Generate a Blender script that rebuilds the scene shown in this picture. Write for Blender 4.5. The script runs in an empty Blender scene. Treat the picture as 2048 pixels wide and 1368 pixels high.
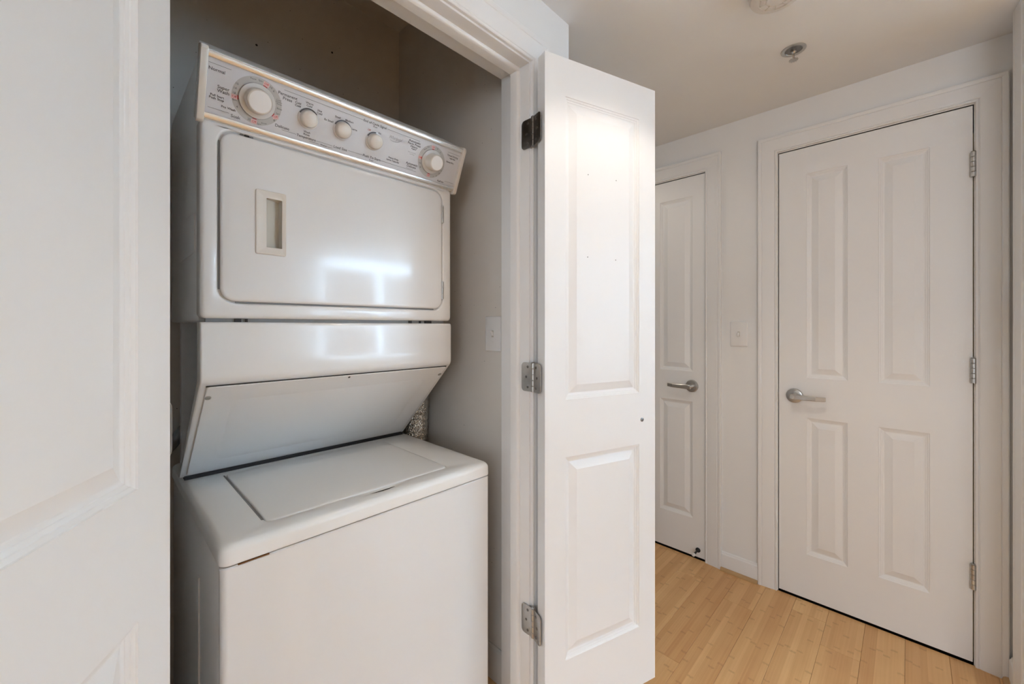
import bpy, bmesh, math, random
from mathutils import Matrix, Vector
random.seed(7)
PI = math.pi
sc = bpy.context.scene
COL = sc.collection

# ------------------------------------------------------------------ camera
cam_d = bpy.data.cameras.new('camera')
cam = bpy.data.objects.new('camera', cam_d)
COL.objects.link(cam)
cam.location = (0, 0, 1.25)
cam.rotation_euler = (PI / 2, 0, math.radians(-45.78))
cam_d.sensor_width = 36.0
cam_d.lens = 36.0 * 813.0 / 2048.0
cam_d.shift_y = -31.0 / 2048.0
cam_d.clip_start = 0.02
sc.camera = cam

# ------------------------------------------------------------------ world, daylight, exposure
w = bpy.data.worlds.new('world')
sc.world = w
w.use_nodes = True
w.node_tree.nodes['Background'].inputs[0].default_value = (0.75, 0.86, 1.0, 1)
w.node_tree.nodes['Background'].inputs[1].default_value = 1.0

def area(name, loc, rot, sx, sy, power, color):
    l = bpy.data.lights.new(name, 'AREA')
    l.shape = 'RECTANGLE'; l.size = sx; l.size_y = sy
    l.energy = power; l.color = color
    o = bpy.data.objects.new(name, l); COL.objects.link(o)
    o.location = loc; o.rotation_euler = rot
    return o
# daylight entering by the two windows of the room the closet faces
area('window_daylight', (3.25, -3.80, 1.38), (PI / 2, 0, PI), 1.8, 1.6, 500, (0.52, 0.755, 1.0))
area('window_daylight_side', (-2.75, -1.9, 1.45), (PI / 2, 0, -PI / 2), 1.9, 1.5, 24, (0.86, 0.93, 1.0))

vs = sc.view_settings
vs.view_transform = 'Standard'
vs.look = 'None'
vs.gamma = 1.0
vs.use_curve_mapping = False
vs.exposure = 0.62
sc.cycles.max_bounces = 8
sc.cycles.adaptive_threshold = 0.1
sc.cycles.caustics_reflective = False
sc.cycles.caustics_refractive = False

# ------------------------------------------------------------------ materials
def rgb(r, g, b):
    f = lambda c: (c / 255.0) / 12.92 if c / 255.0 <= 0.04045 else ((c / 255.0 + 0.055) / 1.055) ** 2.4
    return (f(r), f(g), f(b), 1)

def mat(name, col, rough=0.5, metal=0.0, bump=0.0, bscale=200.0, vary=0.0, vscale=6.0, coat=0.0, spec=0.5):
    m = bpy.data.materials.new(name); m.use_nodes = True
    nt = m.node_tree; b = nt.nodes['Principled BSDF']
    b.inputs['Base Color'].default_value = col
    b.inputs['Roughness'].default_value = rough
    b.inputs['Metallic'].default_value = metal
    b.inputs['Specular IOR Level'].default_value = spec
    if coat:
        b.inputs['Coat Weight'].default_value = coat
        b.inputs['Coat Roughness'].default_value = 0.06
    tc = nt.nodes.new('ShaderNodeTexCoord')
    if bump:
        n = nt.nodes.new('ShaderNodeTexNoise'); n.inputs['Scale'].default_value = bscale
        n.inputs['Detail'].default_value = 3
        bp = nt.nodes.new('ShaderNodeBump'); bp.inputs['Strength'].default_value = bump
        bp.inputs['Distance'].default_value = 0.001
        nt.links.new(tc.outputs['Object'], n.inputs['Vector'])
        nt.links.new(n.outputs['Fac'], bp.inputs['Height'])
        nt.links.new(bp.outputs['Normal'], b.inputs['Normal'])
    if vary:
        n2 = nt.nodes.new('ShaderNodeTexNoise'); n2.inputs['Scale'].default_value = vscale
        n2.inputs['Detail'].default_value = 4
        mx = nt.nodes.new('ShaderNodeMix'); mx.data_type = 'RGBA'
        mx.inputs['A'].default_value = [c * (1 - vary) for c in col[:3]] + [1]
        mx.inputs['B'].default_value = [min(1, c * (1 + vary)) for c in col[:3]] + [1]
        nt.links.new(tc.outputs['Object'], n2.inputs['Vector'])
        nt.links.new(n2.outputs['Fac'], mx.inputs['Factor'])
        nt.links.new(mx.outputs['Result'], b.inputs['Base Color'])
    return m

M = {}
M['door_paint'] = mat('door_paint', (0.87, 0.87, 0.865, 1), 0.38)
M['trim_paint'] = mat('trim_paint', (0.84, 0.84, 0.835, 1), 0.36)
M['wall_paint'] = mat('wall_paint', (0.84, 0.84, 0.83, 1), 0.75, vary=0.02)
M['ceiling_paint'] = mat('ceiling_paint', (0.86, 0.88, 0.90, 1), 0.85, vary=0.02)
M['enamel'] = mat('enamel', (0.82, 0.82, 0.815, 1), 0.16, vary=0.015, vscale=3, coat=0.3)
M['enamel_top'] = mat('enamel_top', (0.89, 0.89, 0.87, 1), 0.28, vary=0.02, vscale=5)
M['enamel_dull'] = mat('enamel_dull', (0.86, 0.86, 0.855, 1), 0.34, vary=0.02, vscale=4)
M['ivory_plastic'] = mat('ivory_plastic', (0.74, 0.70, 0.64, 1), 0.22, coat=0.4)
M['skirt_plastic'] = mat('skirt_plastic', (0.66, 0.66, 0.65, 1), 0.15, coat=0.5)
M['white_plastic'] = mat('white_plastic', (0.84, 0.835, 0.825, 1), 0.35)
M['bezel_plastic'] = mat('bezel_plastic', (0.74, 0.69, 0.62, 1), 0.4)
M['recess_plastic'] = mat('recess_plastic', (0.60, 0.57, 0.50, 1), 0.45)
M['console_plate'] = mat('console_plate', (0.66, 0.67, 0.70, 1), 0.22)
M['chrome'] = mat('chrome', (0.80, 0.785, 0.765, 1), 0.24, metal=0.72)
M['brushed_steel'] = mat('brushed_steel', (0.52, 0.51, 0.49, 1), 0.30, metal=1.0)
M['zinc'] = mat('zinc', (0.50, 0.50, 0.49, 1), 0.32, metal=0.9, vary=0.15, vscale=60)
M['dark_zinc'] = mat('dark_zinc', (0.22, 0.215, 0.21, 1), 0.30, metal=1.0, vary=0.3, vscale=60)
M['black_rubber'] = mat('black_rubber', (0.012, 0.012, 0.013, 1), 0.6)
M['dark_gap'] = mat('dark_gap', (0.03, 0.028, 0.026, 1), 0.8)
M['grey_metal'] = mat('grey_metal', (0.22, 0.22, 0.22, 1), 0.5)
M['ink'] = mat('ink', (0.10, 0.10, 0.11, 1), 0.5)
M['ink_light'] = mat('ink_light', (0.30, 0.30, 0.32, 1), 0.5)
M['red_ink'] = mat('red_ink', (0.50, 0.05, 0.05, 1), 0.5)
M['pink_ink'] = mat('pink_ink', (0.72, 0.48, 0.47, 1), 0.4)
M['dial_grey'] = mat('dial_grey', (0.50, 0.50, 0.49, 1), 0.25)
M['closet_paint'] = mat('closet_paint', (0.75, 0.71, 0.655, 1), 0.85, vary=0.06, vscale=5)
M['hose_grey'] = mat('hose_grey', (0.20, 0.20, 0.20, 1), 0.6)
M['detector_plastic'] = mat('detector_plastic', (0.74, 0.725, 0.71, 1), 0.5)
M['door_seal_strip'] = mat('brass_seal', (0.36, 0.30, 0.16, 1), 0.5)  # brass-coloured weatherstrip in the wide door's hinge-side gap
M['shoe_wood'] = mat('shoe_wood', rgb(186, 150, 104), 0.4, vary=0.08, vscale=30)

def add_specks(m, col=(0.05, 0.045, 0.04, 1), scale=26.0, thr=0.035):
    nt = m.node_tree; b = nt.nodes['Principled BSDF']
    tc = nt.nodes.new('ShaderNodeTexCoord')
    v = nt.nodes.new('ShaderNodeTexVoronoi'); v.inputs['Scale'].default_value = scale
    nt.links.new(tc.outputs['Object'], v.inputs['Vector'])
    lt = nt.nodes.new('ShaderNodeMath'); lt.operation = 'LESS_THAN'; lt.inputs[1].default_value = thr
    nt.links.new(v.outputs['Distance'], lt.inputs[0])
    mx = nt.nodes.new('ShaderNodeMix'); mx.data_type = 'RGBA'
    src = b.inputs['Base Color'].links[0].from_socket if b.inputs['Base Color'].links else None
    if src: nt.links.new(src, mx.inputs['A'])
    else: mx.inputs['A'].default_value = b.inputs['Base Color'].default_value
    mx.inputs['B'].default_value = col
    nt.links.new(lt.outputs[0], mx.inputs['Factor'])
    nt.links.new(mx.outputs['Result'], b.inputs['Base Color'])
add_specks(M['closet_paint'])

def foil_material():
    m = mat('foil', (0.86, 0.82, 0.76, 1), 0.22, metal=1.0)
    nt = m.node_tree; b = nt.nodes['Principled BSDF']
    tc = nt.nodes.new('ShaderNodeTexCoord')
    v = nt.nodes.new('ShaderNodeTexVoronoi'); v.inputs['Scale'].default_value = 160
    n = nt.nodes.new('ShaderNodeTexNoise'); n.inputs['Scale'].default_value = 120
    ad = nt.nodes.new('ShaderNodeMath'); ad.operation = 'ADD'
    bp = nt.nodes.new('ShaderNodeBump'); bp.inputs['Strength'].default_value = 1.0; bp.inputs['Distance'].default_value = 0.004
    nt.links.new(tc.outputs['Object'], v.inputs['Vector']); nt.links.new(tc.outputs['Object'], n.inputs['Vector'])
    nt.links.new(v.outputs['Distance'], ad.inputs[0]); nt.links.new(n.outputs['Fac'], ad.inputs[1])
    nt.links.new(ad.outputs[0], bp.inputs['Height']); nt.links.new(bp.outputs['Normal'], b.inputs['Normal'])
    return m
M['foil'] = foil_material()

def bamboo_material():
    m = bpy.data.materials.new('bamboo'); m.use_nodes = True
    nt = m.node_tree; N = nt.nodes; L = nt.links; b = N['Principled BSDF']
    b.inputs['Roughness'].default_value = 0.34
    tc = N.new('ShaderNodeTexCoord'); oi = N.new('ShaderNodeObjectInfo')
    sx = N.new('ShaderNodeSeparateXYZ'); L.new(tc.outputs['Object'], sx.inputs[0])
    def math_(op, a, bb=None, c=None):
        n = N.new('ShaderNodeMath'); n.operation = op
        for i, q in enumerate((a, bb, c)):
            if q is None: continue
            if isinstance(q, (int, float)): n.inputs[i].default_value = q
            else: L.new(q, n.inputs[i])
        return n.outputs[0]
    rnd = math_('MULTIPLY', oi.outputs['Random'], 97.0)
    strip = math_('FLOOR', math_('MULTIPLY', sx.outputs['Y'], 1 / 0.02))
    seed = math_('ADD', strip, rnd)
    wn = N.new('ShaderNodeTexWhiteNoise'); wn.noise_dimensions = '1D'; L.new(seed, wn.inputs['W'])
    wn2 = N.new('ShaderNodeTexWhiteNoise'); wn2.noise_dimensions = '1D'; L.new(math_('ADD', seed, 31.7), wn2.inputs['W'])
    # grain stretched along the board
    xo = math_('ADD', sx.outputs['X'], math_('MULTIPLY', wn.outputs['Value'], 9.0))
    cb = N.new('ShaderNodeCombineXYZ'); L.new(math_('MULTIPLY', xo, 2.2), cb.inputs[0]); L.new(math_('MULTIPLY', sx.outputs['Y'], 170.0), cb.inputs[1]); L.new(rnd, cb.inputs[2])
    gr = N.new('ShaderNodeTexNoise'); gr.inputs['Scale'].default_value = 1.0; gr.inputs['Detail'].default_value = 3; L.new(cb.outputs[0], gr.inputs['Vector'])
    # bamboo knuckles: a short dark scar across each strip every 20 to 30 cm
    wob = N.new('ShaderNodeTexNoise'); wob.inputs['Scale'].default_value = 140; L.new(tc.outputs['Object'], wob.inputs['Vector'])
    xk = math_('ADD', xo, math_('MULTIPLY', wob.outputs['Fac'], 0.014))
    per = math_('ADD', math_('MULTIPLY', wn2.outputs['Value'], 0.10), 0.20)
    fr = math_('FRACT', math_('DIVIDE', xk, per))
    kn = math_('SUBTRACT', 1.0, math_('MULTIPLY', math_('ABSOLUTE', math_('SUBTRACT', fr, 0.5)), 34.0))
    kn = math_('MAXIMUM', kn, 0.0)
    big = N.new('ShaderNodeTexNoise'); big.inputs['Scale'].default_value = 5.0; L.new(tc.outputs['Object'], big.inputs['Vector'])
    f1 = math_('ADD', math_('MULTIPLY', wn.outputs['Value'], 0.34), math_('MULTIPLY', gr.outputs['Fac'], 0.38))
    f1 = math_('ADD', f1, math_('MULTIPLY', oi.outputs['Random'], 0.22))
    f1 = math_('ADD', f1, math_('MULTIPLY', math_('SUBTRACT', big.outputs['Fac'], 0.5), 0.35))
    ramp = N.new('ShaderNodeValToRGB'); L.new(f1, ramp.inputs[0])
    ramp.color_ramp.elements[0].position = 0.12; ramp.color_ramp.elements[0].color = rgb(202, 150, 97)
    ramp.color_ramp.elements[1].position = 0.85; ramp.color_ramp.elements[1].color = rgb(238, 196, 138)
    mx = N.new('ShaderNodeMix'); mx.data_type = 'RGBA'
    L.new(math_('MULTIPLY', kn, 0.36), mx.inputs['Factor']); L.new(ramp.outputs[0], mx.inputs['A']); mx.inputs['B'].default_value = rgb(150, 102, 60)
    L.new(mx.outputs['Result'], b.inputs['Base Color'])
    bp = N.new('ShaderNodeBump'); bp.inputs['Strength'].default_value = 0.12; bp.inputs['Distance'].default_value = 0.0006
    L.new(gr.outputs['Fac'], bp.inputs['Height']); L.new(bp.outputs['Normal'], b.inputs['Normal'])
    return m
M['bamboo'] = bamboo_material()

# ------------------------------------------------------------------ helpers
WM = {}
def finish(o, parent, world, mtx=None):
    COL.objects.link(o)
    if parent is not None:
        o.parent = parent
        if world: o.matrix_parent_inverse = WM[parent.name].inverted()
    WM[o.name] = (WM[parent.name].copy() if (parent is not None and not world) else Matrix.Identity(4))
    return o

def obj(name, bm, m, parent=None, world=True, angle=32, smooth=True):
    if isinstance(bm, bpy.types.Mesh): me = bm
    else:
        bmesh.ops.remove_doubles(bm, verts=bm.verts, dist=1e-6)
        bmesh.ops.recalc_face_normals(bm, faces=bm.faces)
        me = bpy.data.meshes.new(name); bm.to_mesh(me); bm.free()
        if smooth:
            for p in me.polygons: p.use_smooth = True
            me.set_sharp_from_angle(angle=math.radians(angle))
    me.materials.clear()
    for q in (m if isinstance(m, (list, tuple)) else [m]): me.materials.append(M[q])
    o = bpy.data.objects.new(name, me)
    return finish(o, parent, world)

def tag(o, label=None, cat=None, group=None, kind=None):
    if label: o['label'] = label
    if cat: o['category'] = cat
    if group: o['group'] = group
    if kind: o['kind'] = kind
    return o

def thing(name, label, cat, loc=(0, 0, 0), rz=0.0, group=None, kind=None):
    o = bpy.data.objects.new(name, None); COL.objects.link(o)
    o.empty_display_size = 0.05
    o.location = loc; o.rotation_euler = (0, 0, rz)
    WM[o.name] = Matrix.Translation(Vector(loc)) @ Matrix.Rotation(rz, 4, 'Z')
    return tag(o, label, cat, group, kind)

def box(bm, x0, x1, y0, y1, z0, z1, bev=0.0, seg=2, mi=0):
    b2 = bmesh.new()
    bmesh.ops.create_cube(b2, size=1)
    for v in b2.verts:
        v.co = Vector((x0 + (x1 - x0) * (v.co.x + .5), y0 + (y1 - y0) * (v.co.y + .5), z0 + (z1 - z0) * (v.co.z + .5)))
    if bev: bmesh.ops.bevel(b2, geom=list(b2.edges), offset=bev, segments=seg, profile=0.5, affect='EDGES')
    for f in b2.faces: f.material_index = mi
    merge(bm, b2)
    return bm

def merge(bm, b2, mtx=None):
    if mtx: bmesh.ops.transform(b2, matrix=mtx, verts=b2.verts)
    vm = {}
    for v in b2.verts: vm[v] = bm.verts.new(v.co)
    for f in b2.faces:
        nf = bm.faces.new([vm[v] for v in f.verts]); nf.material_index = f.material_index
    b2.free()

def B(*a, **k): return box(bmesh.new(), *a, **k)

def prism(bm, pts, a0, a1, axis='x', bev=0.0):
    """polygon given in the two other axes, extruded along axis"""
    def P(p, a):
        if axis == 'x': return (a, p[0], p[1])
        if axis == 'y': return (p[0], a, p[1])
        return (p[0], p[1], a)
    b2 = bmesh.new()
    v0 = [b2.verts.new(P(p, a0)) for p in pts]; v1 = [b2.verts.new(P(p, a1)) for p in pts]
    b2.faces.new(v0[::-1]); b2.faces.new(v1)
    n = len(pts)
    for i in range(n): b2.faces.new([v0[i], v0[(i + 1) % n], v1[(i + 1) % n], v1[i]])
    bmesh.ops.recalc_face_normals(b2, faces=b2.faces)
    if bev: bmesh.ops.bevel(b2, geom=list(b2.edges), offset=bev, segments=2, profile=0.5, affect='EDGES')
    merge(bm, b2)
    return bm

def rrect(x0, x1, y0, y1, r, n=5, m=1, bump=None):
    """rounded rectangle loop, counter-clockwise, m segments per straight side"""
    pts = []
    cs = [(x1 - r, y0 + r, -PI / 2), (x1 - r, y1 - r, 0), (x0 + r, y1 - r, PI / 2), (x0 + r, y0 + r, PI)]
    for k, (cx, cy, a0) in enumerate(cs):
        arc = [(cx + r * math.cos(a0 + PI / 2 * i / n), cy + r * math.sin(a0 + PI / 2 * i / n)) for i in range(n + 1)]
        pts += arc
        if m > 1:
            nx = cs[(k + 1) % 4]
            e = (nx[0] + r * math.cos(nx[2]), nx[1] + r * math.sin(nx[2])); s = arc[-1]
            for i in range(1, m):
                t = i / m; p = [s[0] + (e[0] - s[0]) * t, s[1] + (e[1] - s[1]) * t]
                if bump and k == 3: p[1] += bump(p[0])
                pts.append(tuple(p))
    return pts

def loft(bm, loops, cap0=False, cap1=False, closed=True, mi=None):
    vs_ = [[bm.verts.new(p) for p in lp] for lp in loops]
    n = len(vs_[0])
    for k in range(len(vs_) - 1):
        for i in range(n if closed else n - 1):
            j = (i + 1) % n
            f = bm.faces.new([vs_[k][i], vs_[k][j], vs_[k + 1][j], vs_[k + 1][i]])
            if mi: f.material_index = mi[k]
    if cap0: bm.faces.new(vs_[0][::-1])
    if cap1:
        f = bm.faces.new(vs_[-1])
        if mi: f.material_index = mi[-1]
    return bm

def lathe(bm, prof, n=28, mtx=None, mi=None):
    """profile of (radius, height) about local z"""
    b2 = bmesh.new()
    loops = [[(r * math.cos(2 * PI * i / n), r * math.sin(2 * PI * i / n), z) for i in range(n)] for r, z in prof]
    loft(b2, loops, cap0=prof[0][0] > 1e-6, cap1=prof[-1][0] > 1e-6, mi=mi)
    bmesh.ops.remove_doubles(b2, verts=b2.verts, dist=1e-6)
    merge(bm, b2, mtx)
    return bm

def tube(bm, path, r, n=12):
    loops = []
    for i, p in enumerate(path):
        p = Vector(p); a = Vector(path[max(0, i - 1)]); c = Vector(path[min(len(path) - 1, i + 1)])
        t = (c - a).normalized()
        s = t.cross(Vector((0, 0, 1)))
        if s.length < 1e-4: s = Vector((1, 0, 0))
        s.normalize(); q = t.cross(s)
        rr = r[i] if isinstance(r, (list, tuple)) else r
        loops.append([tuple(p + s * rr * math.cos(2 * PI * k / n) + q * rr * math.sin(2 * PI * k / n)) for k in range(n)])
    loft(bm, loops, cap0=True, cap1=True)
    return bm

def frame_mtx(origin, ax, ay, az):
    m = Matrix.Identity(4)
    for i, a in enumerate((ax, ay, az)):
        for k in range(3): m[k][i] = a[k]
    for k in range(3): m[k][3] = origin[k]
    return m

# ------------------------------------------------------------------ the setting
XW = 2.263            # wall of the hall doors
YC = 0.836            # face of the closet front wall
ZC = 2.288            # ceiling
XJR, XJL = 0.934, 0.045   # closet opening jambs
ZH = 2.062            # closet opening head
XCR, XCL, YB, ZCC = 0.995, -0.016, 1.706, 2.626
XCORN = 1.135
YR = -0.268           # stub wall at the right

# floor: slab, individual boards where they can be told apart, the rest joined
fl = tag(obj('floor', B(-3.0, 4.75, -4.0, 2.5, -0.05, -0.0145), 'dark_gap'), 'honey coloured bamboo strip floor of the hallway', 'floor', kind='structure')
PW, PL, PT = 0.12, 0.95, 0.0145
def plank_mesh(length):
    bm = bmesh.new()
    box(bm, 0, length - 0.0006, 0.0003, PW - 0.0003, -PT, 0)
    top = [e for e in bm.edges if all(v.co.z > -1e-5 for v in e.verts)]
    bmesh.ops.bevel(bm, geom=top, offset=0.0007, segments=1, affect='EDGES')
    bmesh.ops.recalc_face_normals(bm, faces=bm.faces)
    me = bpy.data.meshes.new('plank'); bm.to_mesh(me); bm.free(); return me
pm_cache = {}
rest = bmesh.new()
y = 0.007 - 3 * PW
row = 0
while y < 2.2:
    x = -0.35 - random.random() * PL
    while x < XW - 0.001:
        x1 = min(x + PL, XW)
        if x1 > -0.2 and x1 - x > 0.03:
            key = round(x1 - x, 3)
            if key not in pm_cache: pm_cache[key] = plank_mesh(key)
            inclos = (x < 0.99 and y > 1.0) or (x1 < 1.1 and y > 0.82)
            if not inclos:
                o = obj('plank', pm_cache[key], 'bamboo', fl)
                o.location = (x, y, 0)
            else:
                box(rest, x, x1 - 0.0006, y + 0.0003, y + PW - 0.0003, -PT, 0)
        x += PL
    y += PW; row += 1
yy = 0.007 - 4 * PW
while yy > -4.0:
    x = -3.0 - random.random() * 0.8
    while x < 4.6:
        box(rest, max(x, -3), min(x + PL, 4.6) - 0.0006, yy + 0.0003, yy + PW - 0.0003, -PT, 0); x += PL
    yy -= PW
yy = 0.007 - 3 * PW
while yy < 0.83:
    x = -3.0
    while x < -1.3:
        box(rest, x, x + 0.9494, yy + 0.0003, yy + PW - 0.0003, -PT, 0); x += PL
    yy += PW
tag(obj('plank_field', rest, 'bamboo', fl, smooth=False), kind='stuff')

tag(obj('ceiling', B(-3.0, 4.75, -4.0, YC, ZC, ZC + 0.05), 'ceiling_paint'), 'plain off-white hallway ceiling', 'ceiling', kind='structure')
tag(obj('ceiling_alcove', B(XCORN - 0.01, 2.9, YC, 2.5, ZC, ZC + 0.05), 'ceiling_paint'), 'off-white ceiling beyond the closet corner', 'ceiling', kind='structure')

# far wall with the two hall doors
D1L, D1R, D1Z = 0.4400, -0.1755, 2.070     # big door opening (left and right in y)
D2R, D2L = 0.7690, 1.0800                  # narrow door opening
WT = 0.115
bm = bmesh.new()
box(bm, XW, XW + WT, -0.40, D1R, 0, ZC)
box(bm, XW, XW + WT, D1R, D1L, D1Z, ZC)
box(bm, XW, XW + WT, D1L, D2R, 0, ZC)
box(bm, XW, XW + WT, D2R, D2L, D1Z, ZC)
box(bm, XW, XW + WT, D2L, 2.5, 0, ZC)
tag(obj('wall_far', bm, 'wall_paint', smooth=False), 'off-white end wall of the hall holding two white doors', 'wall', kind='structure')
tag(obj('wall_light_block', B(2.75, 2.9, -0.383, 2.5, 0, ZC), 'wall_paint', smooth=False), 'added unseen wall blocking light behind the hall doors', 'wall', kind='structure')  # unseen backing, keeps outside light from leaking through the door gaps
# closet front wall with its opening, and the corner return
bm = bmesh.new()
CT = 0.117
JT = 0.02
box(bm, -3.0, XJL - JT, YC, YC + CT, 0, ZC)
box(bm, XJR + JT, XCORN, YC, YC + CT, 0, ZC)
box(bm, XJL - JT, XJR + JT, YC, YC + CT, ZH + JT, ZC)
box(bm, -3.0, XCORN, YC, YC + CT, ZC, ZCC + 0.05)
tag(obj('wall_closet_front', bm, 'wall_paint', smooth=False), 'white wall over the laundry closet opening', 'wall', kind='structure')
tag(obj('wall_closet_right', B(XCR, XCORN, YC + CT, 2.5, 0, ZCC), 'closet_paint', smooth=False), 'dim taupe side wall inside the laundry closet', 'wall', kind='structure')
tag(obj('wall_corner', B(XCORN, XCORN + 0.004, YC + 0.0, 2.5, 0, ZC), 'wall_paint', smooth=False), 'white return wall round the closet corner', 'wall', kind='structure')
tag(obj('wall_closet_back', B(XCL - 0.12, XCR, YB, YB + 0.1, 0, ZCC), 'closet_paint', smooth=False), 'dim grey back wall of the laundry closet', 'wall', kind='structure')
for ax_, az_ in ((0.4138, 2.279), (0.686, 2.383)):
    bm = bmesh.new(); lathe(bm, [(0.0040, 0), (0.0035, 0.0012), (0.002, 0.0014), (0, 0.0010)], 9, frame_mtx((ax_, YB, az_), (1, 0, 0), (0, 0, 1), (0, -1, 0)))
    obj('wall_plug', bm, 'dark_gap', bpy.data.objects['wall_closet_back'])
tag(obj('wall_closet_left', B(XCL - 0.12, XCL, YC + CT, YB, 0, ZCC), 'closet_paint', smooth=False), 'hidden left wall of the laundry closet', 'wall', kind='structure')
tag(obj('ceiling_closet', B(XCL - 0.12, XCORN, YC + CT, YB + 0.1, ZCC, ZCC + 0.05), 'closet_paint', smooth=False), 'dark high ceiling inside the laundry closet', 'ceiling', kind='structure')
tag(obj('wall_alcove', B(XCORN, 2.9, 2.4, 2.5, 0, ZC), 'wall_paint', smooth=False), 'end wall of the passage past the closet', 'wall', kind='structure')
# right stub wall and the room in front of the closet
tag(obj('wall_right', B(2.03, 4.6, YR - 0.115, YR, 0, ZC), 'wall_paint', smooth=False), 'narrow strip of white wall at the right edge', 'wall', kind='structure')
tag(obj('wall_east', B(4.6, 4.75, -4.0, -0.383, 0, ZC), 'wall_paint', smooth=False), 'side wall of the room facing the closet', 'wall', kind='structure')
WX0, WX1, WZ0, WZ1 = 2.30, 4.20, 0.50, 2.20
def win_wall(name, label, horiz):
    bm = bmesh.new()
    if horiz:
        box(bm, -3.0, WX0, -4.0, -3.88, 0, ZC); box(bm, WX1, 4.6, -4.0, -3.88, 0, ZC)
        box(bm, WX0, WX1, -4.0, -3.88, 0, WZ0); box(bm, WX0, WX1, -4.0, -3.88, WZ1, ZC)
    else:
        box(bm, -3.1, -3.0, -4.0, -2.9, 0, ZC); box(bm, -3.1, -3.0, -0.9, YC, 0, ZC)
        box(bm, -3.1, -3.0, -2.9, -0.9, 0, WZ0); box(bm, -3.1, -3.0, -2.9, -0.9, WZ1, ZC)
    tag(obj(name, bm, 'wall_paint', smooth=False), label, 'wall', kind='structure')
win_wall('wall_south', 'window wall of the room facing the closet', True)
win_wall('wall_west', 'window wall at the far end of the room', False)
bm = bmesh.new()
for a, b_ in ((WX0, WX0 + 0.05), (WX1 - 0.05, WX1), ((WX0 + WX1) / 2 - 0.03, (WX0 + WX1) / 2 + 0.03)): box(bm, a, b_, -3.96, -3.90, WZ0, WZ1)
for a, b_ in ((WZ0, WZ0 + 0.05), (WZ1 - 0.05, WZ1)): box(bm, WX0, WX1, -3.96, -3.90, a, b_)
tag(obj('window_1', bm, 'trim_paint'), 'white framed window of the room facing the closet', 'window', kind='structure')
bm = bmesh.new()
for a, b_ in ((-2.9, -2.85), (-0.95, -0.9), (-1.93, -1.87)): box(bm, -3.07, -3.02, a, b_, WZ0, WZ1)
for a, b_ in ((WZ0, WZ0 + 0.05), (WZ1 - 0.05, WZ1)): box(bm, -3.07, -3.02, -2.9, -0.9, a, b_)
tag(obj('window_2', bm, 'trim_paint'), 'white framed window at the far end of the room', 'window', kind='structure')

# ------------------------------------------------------------------ casings and jambs
CPROF = [(0.0, 0.0), (0.0, 0.009), (0.002, 0.011), (0.006, 0.0115), (0.008, 0.010), (0.010, 0.0085), (0.012, 0.0105),
         (0.020, 0.0120), (0.048, 0.0150), (0.060, 0.0160), (0.062, 0.0145), (0.064, 0.0165), (0.070, 0.0185), (0.076, 0.0185), (0.079, 0.0165), (0.079, 0.0)]
def casing(parent, a0, a1, zt, to_world, name='casing', z0=0.0, sides=(True, True), head=True):
    """a0<a1 inner edges along the wall axis, zt inner top; to_world(a, out, z)"""
    if sides[0]:
        bm = bmesh.new(); loft(bm, [[to_world(a0 - w_, t, z0) for w_, t in CPROF], [to_world(a0 - w_, t, zt + (w_ if head else 0)) for w_, t in CPROF]], True, True)
        obj(name + '_leg', bm, 'trim_paint', parent, angle=25)
    if sides[1]:
        bm = bmesh.new(); loft(bm, [[to_world(a1 + w_, t, z0) for w_, t in CPROF], [to_world(a1 + w_, t, zt + (w_ if head else 0)) for w_, t in CPROF]], True, True)
        obj(name + '_leg', bm, 'trim_paint', parent, angle=25)
    if head:
        bm = bmesh.new(); loft(bm, [[to_world(a0 - w_, t, zt + w_) for w_, t in CPROF], [to_world(a1 + w_, t, zt + w_) for w_, t in CPROF]], True, True)
        obj(name + '_head', bm, 'trim_paint', parent, angle=25)

far = lambda a, t, z: (XW - t, a, z)
t1 = thing('trim_1', 'white moulded casing around the wide hall door', 'door casing', (XW, (D1L + D1R) / 2, 0), kind='structure')
casing(t1, D1R - 0.003, D1L + 0.003, D1Z + 0.004, far)
bm = bmesh.new()
box(bm, XW + 0.001, XW + WT, D1L - 0.0, D1L + 0.018, 0, D1Z); box(bm, XW + 0.001, XW + WT, D1R - 0.018, D1R, 0, D1Z); box(bm, XW + 0.001, XW + WT, D1R, D1L, D1Z, D1Z + 0.018)
obj('jamb', bm, 'trim_paint', t1)
t2 = thing('trim_2', 'white moulded casing around the narrow hall door', 'door casing', (XW, (D2L + D2R) / 2, 0), kind='structure')
casing(t2, D2R - 0.001, D2L + 0.001, D1Z + 0.004, far)
bm = bmesh.new()
box(bm, XW + 0.001, XW + WT, D2L, D2L + 0.018, 0, D1Z); box(bm, XW + 0.001, XW + WT, D2R - 0.018, D2R, 0, D1Z); box(bm, XW + 0.001, XW + WT, D2R, D2L, D1Z, D1Z + 0.018)
obj('jamb', bm, 'trim_paint', t2)
clo = lambda a, t, z: (a, YC - t, z)
t3 = thing('trim_3', 'white casing, jambs and stop of the laundry closet opening', 'door casing', ((XJL + XJR) / 2, YC, 0), kind='structure')
casing(t3, XJL - 0.006, XJR + 0.006, ZH + 0.006, clo)
YJ = 0.958
obj('jamb', B(XJR, XJR + JT, YC - 0.001, YJ, 0, ZH + JT, bev=0.0012), 'trim_paint', t3)
obj('jamb', B(XJL - JT, XJL, YC - 0.001, YJ, 0, ZH + JT, bev=0.0012), 'trim_paint', t3)
obj('head_jamb', B(XJL, XJR, YC - 0.001, YJ, ZH, ZH + JT, bev=0.0012), 'trim_paint', t3)
SP = [(0, 0), (0.0035, 0.0), (0.0085, 0.003), (0.0105, 0.008), (0.0105, 0.033), (0, 0.033)]   # (proud, y)
YS = 0.873
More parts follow.
